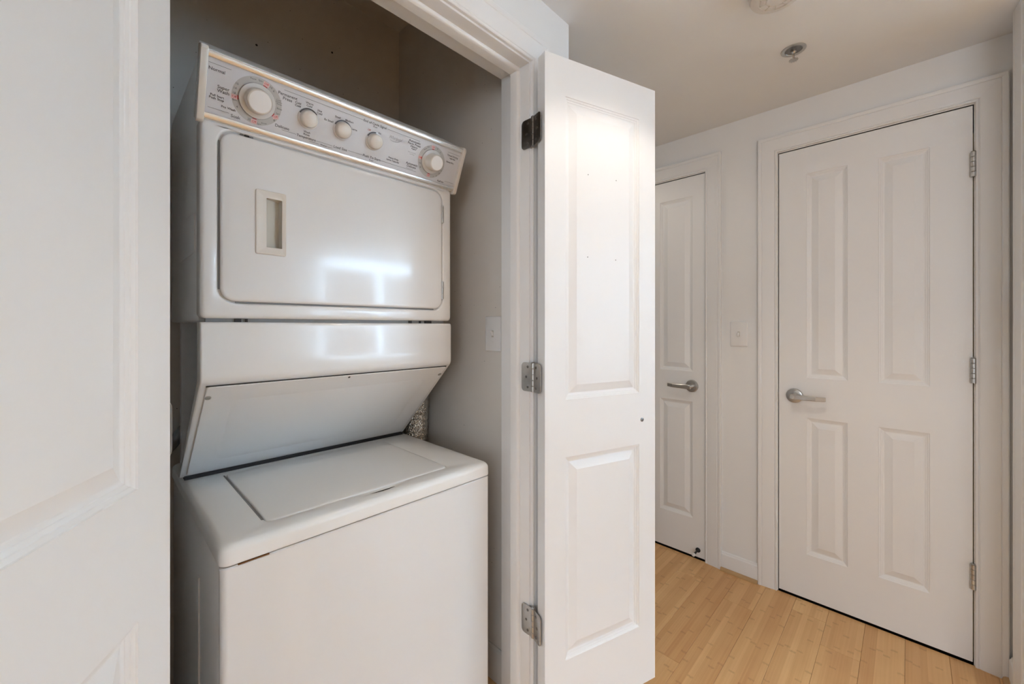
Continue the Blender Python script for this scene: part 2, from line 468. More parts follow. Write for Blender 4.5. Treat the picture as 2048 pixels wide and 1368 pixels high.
bm = bmesh.new(); prism(bm, [(XJR - p, YS + q) for p, q in SP], 0, ZH - 0.0105, 'z'); obj('door_stop_strip', bm, 'trim_paint', t3, angle=40)
bm = bmesh.new(); prism(bm, [(XJL + p, YS + q) for p, q in SP], 0, ZH - 0.0105, 'z'); obj('door_stop_strip', bm, 'trim_paint', t3, angle=40)
bm = bmesh.new(); prism(bm, [(YS + q, ZH - p) for p, q in SP], XJL, XJR, 'x'); obj('door_stop_strip', bm, 'trim_paint', t3, angle=40)
# casing of the opening in the right stub wall
t4 = thing('trim_4', 'edge of white casing at the far right of the picture', 'door casing', (2.03, YR, 0), kind='structure')
rgt = lambda a, t, z: (a, YR + t, z)
casing(t4, 1.2, 2.042, ZC, rgt, sides=(False, True), head=False)
obj('jamb', B(2.012, 2.031, YR - 0.116, YR + 0.002, 0, ZC), 'trim_paint', t4)

# baseboards
def baseboard(name, label, pts_fn, a0, a1, hgt=0.092, shoe=True):
    r = thing(name, label, 'baseboard', pts_fn(a0, 0, 0), kind='structure')
    prof = [(0, 0), (0.013, 0), (0.013, hgt - 0.018), (0.0115, hgt - 0.012), (0.008, hgt - 0.008), (0.007, hgt - 0.003), (0.004, hgt), (0, hgt)]
    bm = bmesh.new(); loft(bm, [[pts_fn(a0, t, z) for t, z in prof], [pts_fn(a1, t, z) for t, z in prof]], True, True)
    obj('board', bm, 'trim_paint', r, angle=25)
    if shoe:
        sp = [(0.013, 0), (0.028, 0), (0.0275, 0.006), (0.025, 0.011), (0.020, 0.014), (0.013, 0.015)]
        bm = bmesh.new(); loft(bm, [[pts_fn(a0, t, z) for t, z in sp], [pts_fn(a1, t, z) for t, z in sp]], True, True)
        obj('shoe_moulding', bm, 'shoe_wood', r, angle=60)
    return r
baseboard('baseboard_far', 'short white baseboard with wood shoe between the hall doors', far, D1L + 0.0825, D2R - 0.0805)
baseboard('baseboard_right', 'white baseboard on the right wall strip with wood shoe', rgt, 2.121, XW - 0.019)
baseboard('baseboard_far_left', 'white baseboard past the narrow hall door', far, D2L + 0.0805, 2.4)
baseboard('baseboard_closet', 'dim painted baseboard inside the laundry closet', lambda a, t, z: (XCR - t, a, z), 0.958, YB, 0.116, False)
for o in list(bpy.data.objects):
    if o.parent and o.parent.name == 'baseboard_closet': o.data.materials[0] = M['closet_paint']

# ------------------------------------------------------------------ doors
DPROF = [(0.0, 0.0), (0.0012, 0.0022), (0.0060, 0.0042), (0.0068, 0.0058), (0.0115, 0.0074), (0.0122, 0.0086), (0.0165, 0.0098), (0.0185, 0.0098), (0.0415, 0.0022), (0.0430, 0.0016)]
def door_slab(parent, W, H, T, panels):
    xs = sorted({0, W} | {p[0] for p in panels} | {p[1] for p in panels})
    zs = sorted({0, H} | {p[2] for p in panels} | {p[3] for p in panels})
    bm = bmesh.new()
    for yv in (0.0, T):
        for i in range(len(xs) - 1):
            for k in range(len(zs) - 1):
                cx, cz = (xs[i] + xs[i + 1]) / 2, (zs[k] + zs[k + 1]) / 2
                if any(p[0] < cx < p[1] and p[2] < cz < p[3] for p in panels): continue
                q = [(xs[i], yv, zs[k]), (xs[i + 1], yv, zs[k]), (xs[i + 1], yv, zs[k + 1]), (xs[i], yv, zs[k + 1])]
                bm.faces.new([bm.verts.new(c) for c in (q if yv == 0 else q[::-1])])
    for i in range(len(xs) - 1):
        for zv, s in ((0, 1), (H, -1)):
            q = [(xs[i], 0, zv), (xs[i], T, zv), (xs[i + 1], T, zv), (xs[i + 1], 0, zv)]
            bm.faces.new([bm.verts.new(c) for c in q[::s]])
    for k in range(len(zs) - 1):
        for xv, s in ((0, -1), (W, 1)):
            q = [(xv, 0, zs[k]), (xv, T, zs[k]), (xv, T, zs[k + 1]), (xv, 0, zs[k + 1])]
            bm.faces.new([bm.verts.new(c) for c in q[::s]])
    obj('slab', bm, 'door_paint', parent, world=False)
    for (x0, x1, z0, z1) in panels:
        bm = bmesh.new()
        for side in (0, 1):
            lo = []
            for ins, d in DPROF:
                yv = d if side == 0 else T - d
                lo.append([(x0 + ins, yv, z0 + ins), (x1 - ins, yv, z0 + ins), (x1 - ins, yv, z1 - ins), (x0 + ins, yv, z1 - ins)])
            loft(bm, lo, False, True)
        obj('panel', bm, 'door_paint', parent, world=False, angle=12)

def plate_pts(w_, h_, r, n=4):
    """hinge leaf outline: barrel side square at 0, far corners rounded"""
    p = [(0, -h_ / 2)]
    for i in range(n + 1): p.append((w_ - r + r * math.sin(PI / 2 * i / n), -h_ / 2 + r - r * math.cos(PI / 2 * i / n)))
    for i in range(n + 1): p.append((w_ - r + r * math.cos(PI / 2 * i / n), h_ / 2 - r + r * math.sin(PI / 2 * i / n)))
    p.append((0, h_ / 2))
    return p
def hinge(parent, pin, dirs, material, hh=0.089, wleaf=0.036, world=True, rb=0.0062):
    """pin position, list of (direction, outward normal) for the leaves"""
    bm = bmesh.new()
    for k in range(5):
        z0 = -hh / 2 + k * hh / 5
        lathe(bm, [(rb * 0.9, z0 + 0.0004), (rb, z0 + 0.0012), (rb, z0 + hh / 5 - 0.0012), (rb * 0.9, z0 + hh / 5 - 0.0004)], 14, Matrix.Translation(pin))
    lathe(bm, [(rb * 0.75, hh / 2), (rb * 0.95, hh / 2 + 0.001), (rb * 0.7, hh / 2 + 0.003), (0, hh / 2 + 0.0035)], 14, Matrix.Translation(pin))
    h = obj('hinge', bm, material, parent, world=world)
    tag(h, 'steel butt hinge with five knuckles')
    for dv, nv in dirs:
        mtx = frame_mtx(pin, dv, (0, 0, 1), nv)
        bm = bmesh.new(); b2 = bmesh.new(); prism(b2, plate_pts(wleaf, hh, 0.012), -0.0005, 0.0018, 'z', bev=0.0004); merge(bm, b2, mtx)
        lf = obj('hinge_leaf', bm, material, h, world=False)
        if h.name in WM and world: pass
        bm = bmesh.new()
        for sx_, sz in ((0.020, 0.031), (0.026, 0.0), (0.020, -0.031)):
            lathe(bm, [(0.0042, 0), (0.0042, 0.0006), (0.003, 0.0012), (0.0012, 0.0012), (0.0008, 0.0004), (0, 0.0004)], 12, mtx @ Matrix.Translation((sx_, sz, 0.0018)))
        obj('screws', bm, 'dark_zinc', h, world=False)
    return h

def lever(parent, cx, cz, sgn, material='brushed_steel'):
    """lever set on a local door face y=0, arm running along sgn*x"""
    face = frame_mtx((cx, 0, cz), (1, 0, 0), (0, 0, 1), (0, -1, 0))
    bm = bmesh.new()
    lathe(bm, [(0.033, 0), (0.033, 0.004), (0.0325, 0.0075), (0.031, 0.0095), (0.028, 0.0105), (0.0165, 0.0115), (0.0155, 0.013)], 40, face)
    h = obj('lever_handle', bm, material, parent, world=False)
    tag(h, 'satin steel lever handle on a round rose')
    bm = bmesh.new()
    lathe(bm, [(0.0125, 0.010), (0.0118, 0.018), (0.0112, 0.040), (0.0118, 0.050), (0.012, 0.056), (0.009, 0.0585), (0, 0.059)], 24, face)
    obj('neck', bm, material, h, world=False)
    # arm: plan view (along, out), heights taper towards the end
    top = [(-0.010, 0.044), (0.010, 0.041), (0.040, 0.0455), (0.082, 0.050), (0.094, 0.046), (0.112, 0.036)]
    out = [(-0.010, 0.0575), (0.010, 0.0575), (0.040, 0.0575), (0.086, 0.0575), (0.097, 0.0520), (0.120, 0.0400)]
    hh = [0.0112, 0.0116, 0.0104, 0.0094, 0.0092, 0.0092]
    loops = []
    for (a0, o0), (a1, o1), q in zip(top, out, hh):
        c = 0.0022
        loops.append([(cx + sgn * a0, -o0 - c * 0, cz - q + c), (cx + sgn * (a0 * .8 + a1 * .2), -(o0 * .8 + o1 * .2), cz - q), (cx + sgn * (a0 * .15 + a1 * .85), -(o0 * .15 + o1 * .85), cz - q), (cx + sgn * a1, -o1, cz - q + c),
                      (cx + sgn * a1, -o1, cz + q - c), (cx + sgn * (a0 * .15 + a1 * .85), -(o0 * .15 + o1 * .85), cz + q), (cx + sgn * (a0 * .8 + a1 * .2), -(o0 * .8 + o1 * .2), cz + q), (cx + sgn * a0, -o0, cz + q - c)])
    bm = bmesh.new(); loft(bm, loops, True, True)
    obj('lever_arm', bm, material, h, world=False, angle=22)
    return h

# wide hall door
W1 = D1L - D1R - 0.006
d1 = thing('door_1', 'wide white four-panel hall door with lever on its left side', 'door', (XW + 0.001, D1L - 0.003, 0.010), -PI / 2, kind='structure')
H1 = D1Z - 0.010 - 0.004
xa = [D1L - 0.003 - v for v in (0.330, 0.1855, 0.0862, -0.0624)]
door_slab(d1, W1, H1, 0.035, [(xa[0], xa[1], 0.212 - .010, 0.834 - .010), (xa[2], xa[3], 0.212 - .010, 0.834 - .010), (xa[0], xa[1], 1.016 - .010, 1.946 - .010), (xa[2], xa[3], 1.016 - .010, 1.946 - .010)])
lever(d1, D1L - 0.003 - 0.3755, 0.930 - 0.010, 1)
for z in (1.847, 1.087, 0.328):
    hinge(d1, (W1 + 0.0015, -0.0070, z - 0.010), [], 'zinc', world=False, hh=0.092, rb=0.0085)
bm = B(-0.0025, 0.0, 0.004, 0.030, 0.885, 0.955); obj('latch_plate', bm, 'dark_zinc', d1, world=False)
obj('seal', B(W1 + 0.0002, W1 + 0.0022, 0.006, 0.030, 0.01, H1 - 0.10), 'door_seal_strip', d1, world=False)
# narrow hall door
W2 = D2L - D2R - 0.006
d2 = thing('door_2', 'narrow white hall door with one column of panels', 'door', (XW + 0.001, D2L - 0.003, 0.010), -PI / 2, kind='structure')
xb = [D2L - 0.003 - v for v in (1.0177, 0.8361)]
door_slab(d2, W2, H1, 0.035, [(xb[0], xb[1], 0.212 - .010, 0.842 - .010), (xb[0], xb[1], 1.006 - .010, 1.958 - .010)])
lever(d2, D2L - 0.003 - 0.8387, 0.927 - 0.010, -1)
obj('latch_plate', B(W2, W2 + 0.0025, 0.004, 0.030, 0.885, 0.955), 'dark_zinc', d2, world=False)
bm = bmesh.new()
sx0 = D2L - 0.003 - 0.8073
lathe(bm, [(0.0125, 0), (0.0125, 0.003), (0.011, 0.005), (0.006, 0.007), (0.0048, 0.012), (0.0048, 0.052), (0.0075, 0.054), (0.0075, 0.057)], 20, frame_mtx((sx0, 0, 0.0487 - 0.010), (1, 0, 0), (0, 0, 1), (0, -1, 0)))
st = obj('door_stop', bm, 'black_rubber', d2, world=False); tag(st, 'black rigid door stop')
bm = bmesh.new()
lathe(bm, [(0.0072, 0.057), (0.0082, 0.059), (0.0082, 0.068), (0.0065, 0.071), (0, 0.072)], 20, frame_mtx((sx0, 0, 0.0487 - 0.010), (1, 0, 0), (0, 0, 1), (0, -1, 0)))
obj('rubber_tip', bm, 'white_plastic', st, world=False)

# closet leaves
ANG = math.atan2(-0.3135, 0.9496)
BX, BY = 0.9193, 0.7604
LW, LH, LT, LZ = 0.4448, 2.011, 0.040, 0.047
PAN = [(0.073, LW - 0.073, 0.245 - LZ, 0.856 - LZ), (0.073, LW - 0.073, 1.029 - LZ, 1.943 - LZ)]
d3 = thing('door_3', 'bright white two-panel closet door swung open beside the washer', 'door', (BX, BY, LZ), ANG, kind='structure')
door_slab(d3, LW, LH, LT, PAN)
PIN = (0.9315, 0.8175)
e_thk = (-0.3135, -0.9496, 0); n_edge = (-0.9496, 0.3135, 0)
for z, mm in ((1.843, 'dark_zinc'), (1.095, 'zinc'), (0.347, 'zinc')):  # top hinge gets a darker metal in place of a dark reflection
    bm_pin = Vector((PIN[0], PIN[1], z))
    hinge(d3, bm_pin, [((0, 1, 0), (-1, 0, 0)), (e_thk, n_edge)], mm, world=True, wleaf=0.046)
for (hx, hz) in ((0.1595, 1.6752), (0.2727, 1.6753), (0.1576, 1.4188), (0.2706, 1.4180)):
    bm = bmesh.new(); lathe(bm, [(0.0022, -0.0018), (0.0017, 0.0004), (0.0009, 0.0003), (0, -0.0003)], 10, frame_mtx((hx, 0.0016, hz), (1, 0, 0), (0, 0, 1), (0, -1, 0)))
    obj('nail_hole', bm, 'dark_zinc', d3, world=False)
bm = bmesh.new(); lathe(bm, [(0.0068, 0), (0.0066, 0.0014), (0.0046, 0.0022), (0.0030, 0.0022), (0.0028, 0.0006), (0, 0.0006)], 18, frame_mtx((0.3843, 0, 0.890), (1, 0, 0), (0, 0, 1), (0, -1, 0)))
obj('catch_screw', bm, 'dark_zinc', d3, world=False)
a4 = math.atan2(0.85, 0.527)
fx, fy = 0.0783 - LW * 0.527, 0.783 - LW * 0.85
d4 = thing('door_4', 'white closet door leaf opened toward the camera at far left', 'door', (fx, fy, LZ + 0.008), a4, kind='structure')
door_slab(d4, LW, LH, LT, PAN)
for z in (1.843, 1.095, 0.347):
    hinge(d4, Vector((0.0475, 0.8175, z)), [((0, 1, 0), (1, 0, 0)), ((0.85, -0.527, 0), (0.527, 0.85, 0))], 'zinc', world=True, wleaf=0.040)

# ------------------------------------------------------------------ stacked washer and dryer
XL, XR, YD = 0.163, 0.853, 1.120       # dryer
wx0, wx1, yw = 0.1686, 0.8696, 0.943   # washer
LD = thing('stacked_washer_dryer', 'white stacked washer and dryer standing inside the laundry closet', 'washer dryer', ((wx0 + wx1) / 2, 1.29, 0.0))

def xz(loop, yv): return [(p[0], yv, p[1]) for p in loop]
def xy(loop, zv): return [(p[0], p[1], zv) for p in loop]

# washer
bm = bmesh.new(); box(bm, wx0 + 0.004, wx1 - 0.004, yw + 0.028, 1.64, 0.022, 0.782, bev=0.003)
obj('washer_cabinet', bm, 'enamel_dull', LD)
bm = bmesh.new()
fr = rrect(wx0 + 0.0005, wx1 - 0.0005, yw + 0.001, yw + 0.030, 0.0125, 6)
loft(bm, [xy(fr, 0.03), xy(fr, 0.778), xy(rrect(wx0 + 0.003, wx1 - 0.003, yw + 0.0035, yw + 0.028, 0.010, 6), 0.7808)], True, True)
obj('washer_front', bm, 'enamel', LD)
for fx_ in (wx0 + 0.06, wx1 - 0.06):
    for fy_ in (yw + 0.06, 1.58):
        bm = bmesh.new(); lathe(bm, [(0.02, 0.0), (0.02, 0.008), (0.008, 0.012), (0.008, 0.024)], 16, Matrix.Translation((fx_, fy_, 0)))
        obj('levelling_foot', bm, 'black_rubber', LD)
obj('side_rib', B(wx0 + 0.001, wx0 + 0.0045, 1.19, 1.196, 0.03, 0.66), 'enamel_dull', LD)
M['rust'] = mat('rust', (0.20, 0.09, 0.03, 1), 0.9, vary=0.4, vscale=200)
obj('rust_stain', B(0.197, 0.252, yw - 0.0012, yw + 0.004, 0.7806, 0.7826, bev=0.0006), 'rust', LD)
# washer top with the lid recess and a scoop
lx0, lx1, ly0, ly1 = 0.2615, 0.7450, 0.9965, 1.402
def scoop(xv):
    t = (xv - 0.525) / 0.075
    return -0.021 * max(0.0, 1 - t * t) ** 1.1 if abs(t) < 1 else 0.0
NS = 48
bm = bmesh.new()
tx0, tx1, ty0, ty1 = wx0 - 0.0015, wx1 + 0.0005, yw - 0.002, 1.645
ol = lambda d, z, r: xy(rrect(tx0 + d, tx1 - d, ty0 + d, ty1 - d, r, 6, NS), z)
loops = [ol(0.004, 0.7835, 0.014), ol(0.0006, 0.7855, 0.017), ol(0.0, 0.789, 0.018), ol(0.0005, 0.808, 0.018)]
for a in (15, 30, 45, 60, 75, 90):
    q = math.radians(a); loops.append(ol(0.0005 + 0.015 * (1 - math.cos(q)), 0.808 + 0.0165 * math.sin(q), 0.018))
loops.append(ol(0.022, 0.8252, 0.014))
il = lambda d, z: xy(rrect(lx0 - d, lx1 + d, ly0 - d, ly1 + d, 0.016 + d, 6, NS, bump=lambda xv: scoop(xv)), z)
il0 = lambda d, z: xy(rrect(lx0 - d, lx1 + d, ly0 - d, ly1 + d, 0.016 + d, 6, NS), z)
loops += [il(0.004, 0.8252), il(0.0026, 0.8246), il(0.0022, 0.823), il(0.0016, 0.8198), il0(0.0012, 0.8224), il0(0.0002, 0.8224), il0(-0.001, 0.8100), il0(-0.006, 0.8060)]
loft(bm, loops, True, True)
obj('washer_top', bm, 'enamel_top', LD, angle=40)
bm = bmesh.new()
ll = lambda d, z: xy(rrect(lx0 + d, lx1 - d, ly0 + d, ly1 - d, 0.016 - min(d, .01), 6, 2), z)
loft(bm, [ll(0.0012, 0.814), ll(0.0004, 0.8225), ll(0.0008, 0.8245), ll(0.0022, 0.8260), ll(0.0045, 0.8266), ll(0.02, 0.8268)], True, True)
obj('washer_lid', bm, 'enamel_top', LD, angle=40)
obj('lid_gap', B(lx0 - 0.0062, lx0 - 0.0020, 1.015, 1.396, 0.8244, 0.82535), 'grey_metal', LD)
obj('scoop_shadow_bar', B(0.484, 0.560, 0.9795, 0.9836, 0.8202, 0.8226), 'dark_gap', LD)  # dark bar stands in for the front rim's shadow in the scoop

# dryer: cabinet, front panel, door
bm = bmesh.new(); box(bm, XL + 0.003, XR - 0.003, YD + 0.046, 1.62, 1.262, 1.872, bev=0.004)
cab = obj('dryer_cabinet', bm, 'enamel_dull', LD)
bm = bmesh.new()
pl = rrect(1.20, 1.43, 1.425, 1.520, 0.014, 4)
pi_ = rrect(1.206, 1.424, 1.431, 1.514, 0.010, 4)
loft(bm, [[(XL + 0.003, a, b_) for a, b_ in pl], [(XL + 0.0005, a, b_) for a, b_ in pl], [(XL - 0.0003, a, b_) for a, b_ in pi_]], False, True)
obj('side_plate', bm, 'enamel_dull', cab)
fz0, fz1 = 1.2685, 1.7180
dx0, dx1, dz0, dz1 = 0.1995, 0.8125, 1.3085, 1.6985
bm = bmesh.new()
fl_ = lambda d, yv, r: xz(rrect(XL + d, XR - d, fz0 + d, fz1 - d, r, 6), yv)
dl_ = lambda d, yv, r=0.030: xz(rrect(dx0 - d, dx1 + d, dz0 - d, dz1 + d, r + d, 6), yv)
loops = [fl_(0.0, YD + 0.044, 0.012), fl_(0.0, YD + 0.010, 0.012)]
for a in (20, 40, 60, 80):
    q = math.radians(a); loops.append(fl_(0.010 * (1 - math.cos(q)), YD + 0.010 - 0.010 * math.sin(q), 0.012))
loops += [fl_(0.014, YD, 0.012), dl_(0.0095, YD), dl_(0.0075, YD + 0.0006), dl_(0.0050, YD + 0.003), dl_(0.0035, YD + 0.008), dl_(-0.004, YD + 0.0085), dl_(-0.02, YD + 0.030)]
loft(bm, loops, False, True)
obj('dryer_front', bm, 'enamel', LD, angle=40)
bm = bmesh.new()
de = lambda d, yv: xz(rrect(dx0 + d, dx1 - d, dz0 + d, dz1 - d, 0.030 - min(d, 0.02), 6), yv)
kx0, kx1, kz0, kz1 = 0.2915, 0.3258, 1.4425, 1.5620
kl = lambda d, yv: xz(rrect(kx0 - d, kx1 + d, kz0 - d, kz1 + d, 0.0022, 6), yv)
loft(bm, [de(0.0, YD + 0.008), de(0.0, YD + 0.0015), de(0.0008, YD - 0.0005), de(0.0028, YD - 0.0022), de(0.006, YD - 0.0030), de(0.02, YD - 0.0032), kl(0.003, YD - 0.0032), kl(0.003, YD + 0.004)], False, False)
dd = obj('dryer_door', bm, 'enamel', LD, angle=40)
obj('door_gasket', B(dx0 - 0.0015, dx0 + 0.0, 1.42, 1.50, YD + 0.004, YD + 0.006) if False else B(dx0 - 0.0030, dx0 - 0.0004, YD + 0.004, YD + 0.0078, 1.335, 1.675), 'grey_metal', dd)
obj('door_gasket', B(dx0 + 0.03, dx1 - 0.03, YD + 0.004, YD + 0.0078, dz0 - 0.003, dz0 - 0.0004), 'grey_metal', dd)
# recessed pull of the dryer door
hx0, hx1, hz0, hz1 = 0.2685, 0.3350, 1.4245, 1.5800
kx0, kx1, kz0, kz1 = 0.2915, 0.3258, 1.4425, 1.5620
yf = YD - 0.0032
bm = bmesh.new()
loft(bm, [xz(rrect(hx0, hx1, hz0, hz1, 0.004, 3), yf + 0.001), xz(rrect(hx0, hx1, hz0, hz1, 0.004, 3), yf - 0.0022), xz(rrect(hx0 + 0.0015, hx1 - 0.0015, hz0 + 0.0015, hz1 - 0.0015, 0.003, 3), yf - 0.0034),
          xz(rrect(hx0 + 0.005, hx1 - 0.005, hz0 + 0.005, hz1 - 0.005, 0.002, 3), yf - 0.0034), xz(rrect(hx0 + 0.0065, hx1 - 0.0065, hz0 + 0.0065, hz1 - 0.0065, 0.002, 3), yf - 0.0026),
          xz(rrect(kx0, kx1, kz0, kz1, 0.0015, 3), yf - 0.0024)], False, False)
hd = obj('pull_bezel', bm, 'bezel_plastic', dd); tag(hd, 'cream plastic recessed door pull')
bm = bmesh.new()
def cup(t, dl, dr): return [(kx0 + t, yf + dl, kz0 + t), (kx1 - t, yf + dr, kz0 + t), (kx1 - t, yf + dr, kz1 - t), (kx0 + t, yf + dl, kz1 - t)]
loft(bm, [cup(-0.0006, -0.0023, -0.0023), cup(0.0, -0.0015, -0.0015), cup(0.0008, 0.004, 0.018), cup(0.002, 0.005, 0.020)], False, True)
obj('pull_recess', bm, 'recess_plastic', hd)
for zc in (1.626, 1.371):
    bm = bmesh.new()
    for k in range(3):
        lathe(bm, [(0.0042, -0.0292 + k * 0.0195), (0.0046, -0.0286 + k * 0.0195), (0.0046, -0.0106 + k * 0.0195), (0.0042, -0.0100 + k * 0.0195)], 14, Matrix.Translation((dx1 + 0.0018, YD - 0.001, zc)))
    obj('door_hinge', bm, 'zinc', dd)
for a, b_ in ((0.2385, 0.2455), (0.2470, 0.2570), (0.2590, 0.2650)):
    obj('latch_clip', B(a, b_, YD + 0.001, YD + 0.0078, dz1 + 0.0004, dz1 + 0.0042), 'black_rubber' if a > 0.2465 and a < 0.25 else 'grey_metal', cab)

# strip between the two front panels with its clips
obj('seam_strip', B(XL + 0.012, XR - 0.024, YD + 0.012, YD + 0.03, 1.256, 1.272), 'grey_metal', LD)
for a, b_ in ((0.2290, 0.2420), (0.2505, 0.2550), (0.6930, 0.7020), (0.7315, 0.7360), (0.7520, 0.7760)):
    obj('seam_clip', B(a, b_, YD + 0.006, YD + 0.016, 1.2602, 1.2680), 'black_rubber', LD)

# lower front: upright apron that turns into the slanted apron, a folded sheet
lt = 1.2602
SY0, SZ0, SY1, SZ1 = YD + 0.001, 1.1235, 1.4340, 0.8335
dirv = Vector((SY1 - SY0, SZ1 - SZ0)).normalized(); nrm = Vector((-dirv.y, dirv.x)) * -1   # outward (towards -y, -z)
def arc(c, r, a0, a1, n=5): return [(c[0] + r * math.cos(a0 + (a1 - a0) * i / n), c[1] + r * math.sin(a0 + (a1 - a0) * i / n)) for i in range(n + 1)]
prof = [(YD + 0.040, lt), (YD + 0.008, lt)] + arc((YD + 0.008, lt - 0.008), 0.008, PI / 2, PI)[1:] + [(YD, 1.135), (YD + 0.0006, 1.130), (YD + 0.003, 1.1245), (YD + 0.006, 1.1205)]
prof += [(SY1, SZ1), (SY1 + 0.012, SZ1 + 0.002), (YD + 0.040, 1.118 + 0.004)]
bm = bmesh.new(); prism(bm, prof, XL + 0.004, XR - 0.004, 'x')
for s, xa_ in ((-1, XL + 0.004), (1, XR - 0.004)):
    # rounded side fold
    inner = prof; cx_ = sum(p[0] for p in prof) / len(prof)
    lo = [[(xa_, p[0], p[1]) for p in prof]]
    for k in (1, 2, 3):
        q = k / 3 * PI / 2
        lo.append([(xa_ + s * 0.004 * math.sin(q), p[0] + (0.004 * (1 - math.cos(q)) if p[0] < YD + 0.02 and p[1] > 1.115 else 0), p[1]) for p in prof])
    loft(bm, lo, False, True)
low = obj('lower_front', bm, 'enamel', LD, angle=35)
# slanted cover panel lying on the fold
cov = thing_m = None
o_s = Vector((0, SY0, SZ0)); ax = Vector((1, 0, 0)); ay = Vector((0, dirv.x, dirv.y)); az = Vector((0, -abs(dirv.y), -abs(dirv.x)))
SM = frame_mtx(o_s, ax, ay, az)
slen = math.hypot(SY1 - SY0, SZ1 - SZ0)
b2 = bmesh.new()
sl = lambda d, h_, r=0.006: [(p[0], p[1], h_) for p in rrect(XL + 0.014 + d, XR - 0.016 - d, 0.014 + d, slen - 0.012 - d, r, 4)]
loft(b2, [sl(0, 0.0), sl(0, 0.0025), sl(0.001, 0.0034), sl(0.055, 0.0036, 0.02), sl(0.057, 0.0033, 0.02), sl(0.060, 0.0033, 0.02), sl(0.062, 0.0036, 0.02), sl(0.09, 0.0036, 0.02)], True, True)
bm = bmesh.new(); merge(bm, b2, SM)
cov = obj('slanted_panel', bm, 'enamel_dull', LD, angle=30)
for sx_, sy_ in ((0.1830, 0.053), (0.8310, 0.0525)):
    bm = bmesh.new(); lathe(bm, [(0.0065, 0.0034), (0.0062, 0.005), (0.0035, 0.0056), (0.0030, 0.0042), (0, 0.0042)], 18, SM @ Matrix.Translation((sx_, sy_, 0)))
    obj('screw', bm, 'brushed_steel', cov)
bm = bmesh.new(); lathe(bm, [(0.0034, 0.0036), (0.0030, 0.0042), (0, 0.0040)], 12, SM @ Matrix.Translation((0.504, 0.0215, 0))); obj('screw_hole', bm, 'dark_gap', cov)
bm = bmesh.new(); box(bm, XL + 0.010, XR - 0.006, 1.4265, 1.438, 0.8256, 0.8335); obj('gasket', bm, 'black_rubber', LD)
bm = bmesh.new(); b2 = bmesh.new(); box(b2, XL + 0.012, XR - 0.014, 0.0108, 0.0146, 0.0002, 0.0012); merge(bm, b2, SM); obj('panel_seam', bm, 'dark_gap', cov)
bm = bmesh.new(); prism(bm, [(SY1 - 0.004, 0.826), (SY1 + 0.02, 0.826), (SY1 + 0.02, 0.838), (SY1 - 0.002, 0.838)], XL + 0.01, XR - 0.01, 'x'); obj('gasket', bm, 'black_rubber', LD)
# rear uprights carrying the dryer
for xa_, xb_ in ((0.185, 0.225), (0.79, 0.83)):
    obj('support_post', B(xa_, xb_, 1.585, 1.615, 0.80, 1.30), 'enamel_dull', LD)

# ------------------------------------------------------------------ control console
c0 = Vector((0, 1.118, 1.712)); cu = Vector((0, -0.4008, 0.9162)); cn = Vector((0, -0.9162, -0.4008))
CM = frame_mtx(c0, (1, 0, 0), cu, cn)       # local (x, up, out)
CLn = 0.1397
# housing, printed plate
b2 = bmesh.new(); prism(b2, [(0.0, -0.001), (CLn, -0.001), (CLn + 0.004, -0.02), (CLn + 0.02, -0.12), (-0.045, -0.06), (-0.002, -0.012)], 0.168, 0.853, 'x')
bm = bmesh.new(); merge(bm, b2, CM)
hs = obj('console_housing', bm, 'enamel_dull', LD)
b2 = bmesh.new(); box(b2, 0.168, 0.853, 0.0135, 0.1262, -0.002, 0.0)
bm = bmesh.new(); merge(bm, b2, CM)
con = obj('control_panel', bm, 'console_plate', LD); tag(con, 'tilted printed control panel with knobs')
for b0, b1 in ((0.1256, 0.1375), (0.0020, 0.0142)):
    b2 = bmesh.new(); prism(b2, [(b0, -0.004), (b0, 0.0024), (b0 + 0.0006, 0.0032), (b1 - 0.0010, 0.0038), (b1 - 0.0002, 0.0032), (b1, -0.004)], 0.166, 0.8545, 'x')
    bm = bmesh.new(); merge(bm, b2, CM); obj('chrome_strip', bm, 'chrome', con, angle=50)
for x0, x1 in ((0.1548, 0.1685), (0.8535, 0.8655)):
    b2 = bmesh.new(); prism(b2, [(-0.0075, 0.006), (-0.003, 0.0105), (CLn - 0.002, 0.0105), (CLn + 0.005, 0.005), (CLn + 0.006, -0.024), (-0.004, -0.024), (-0.0105, -0.006)], x0, x1, 'x', bev=0.0016)
    bm = bmesh.new(); merge(bm, b2, CM); obj('end_cap', bm, 'ivory_plastic', con, angle=40)

def disc_ring(r0, r1, h_, a0=0.0, a1=2 * PI, n=48):
    b2 = bmesh.new(); full = abs(a1 - a0 - 2 * PI) < 1e-6
    k = n if full else n + 1
    A = [a0 + (a1 - a0) * i / n for i in range(k)]
    vi = [b2.verts.new((r0 * math.cos(a), r0 * math.sin(a), h_)) for a in A]; vo = [b2.verts.new((r1 * math.cos(a), r1 * math.sin(a), h_)) for a in A]
    for i in range(n if full else n):
        j = (i + 1) % k
        b2.faces.new([vi[i], vo[i], vo[j], vi[j]])
    return b2
def on_con(b2, a, b_, h_=0.0):
    bm = bmesh.new(); merge(bm, b2, CM @ Matrix.Translation((a, b_, h_))); return bm

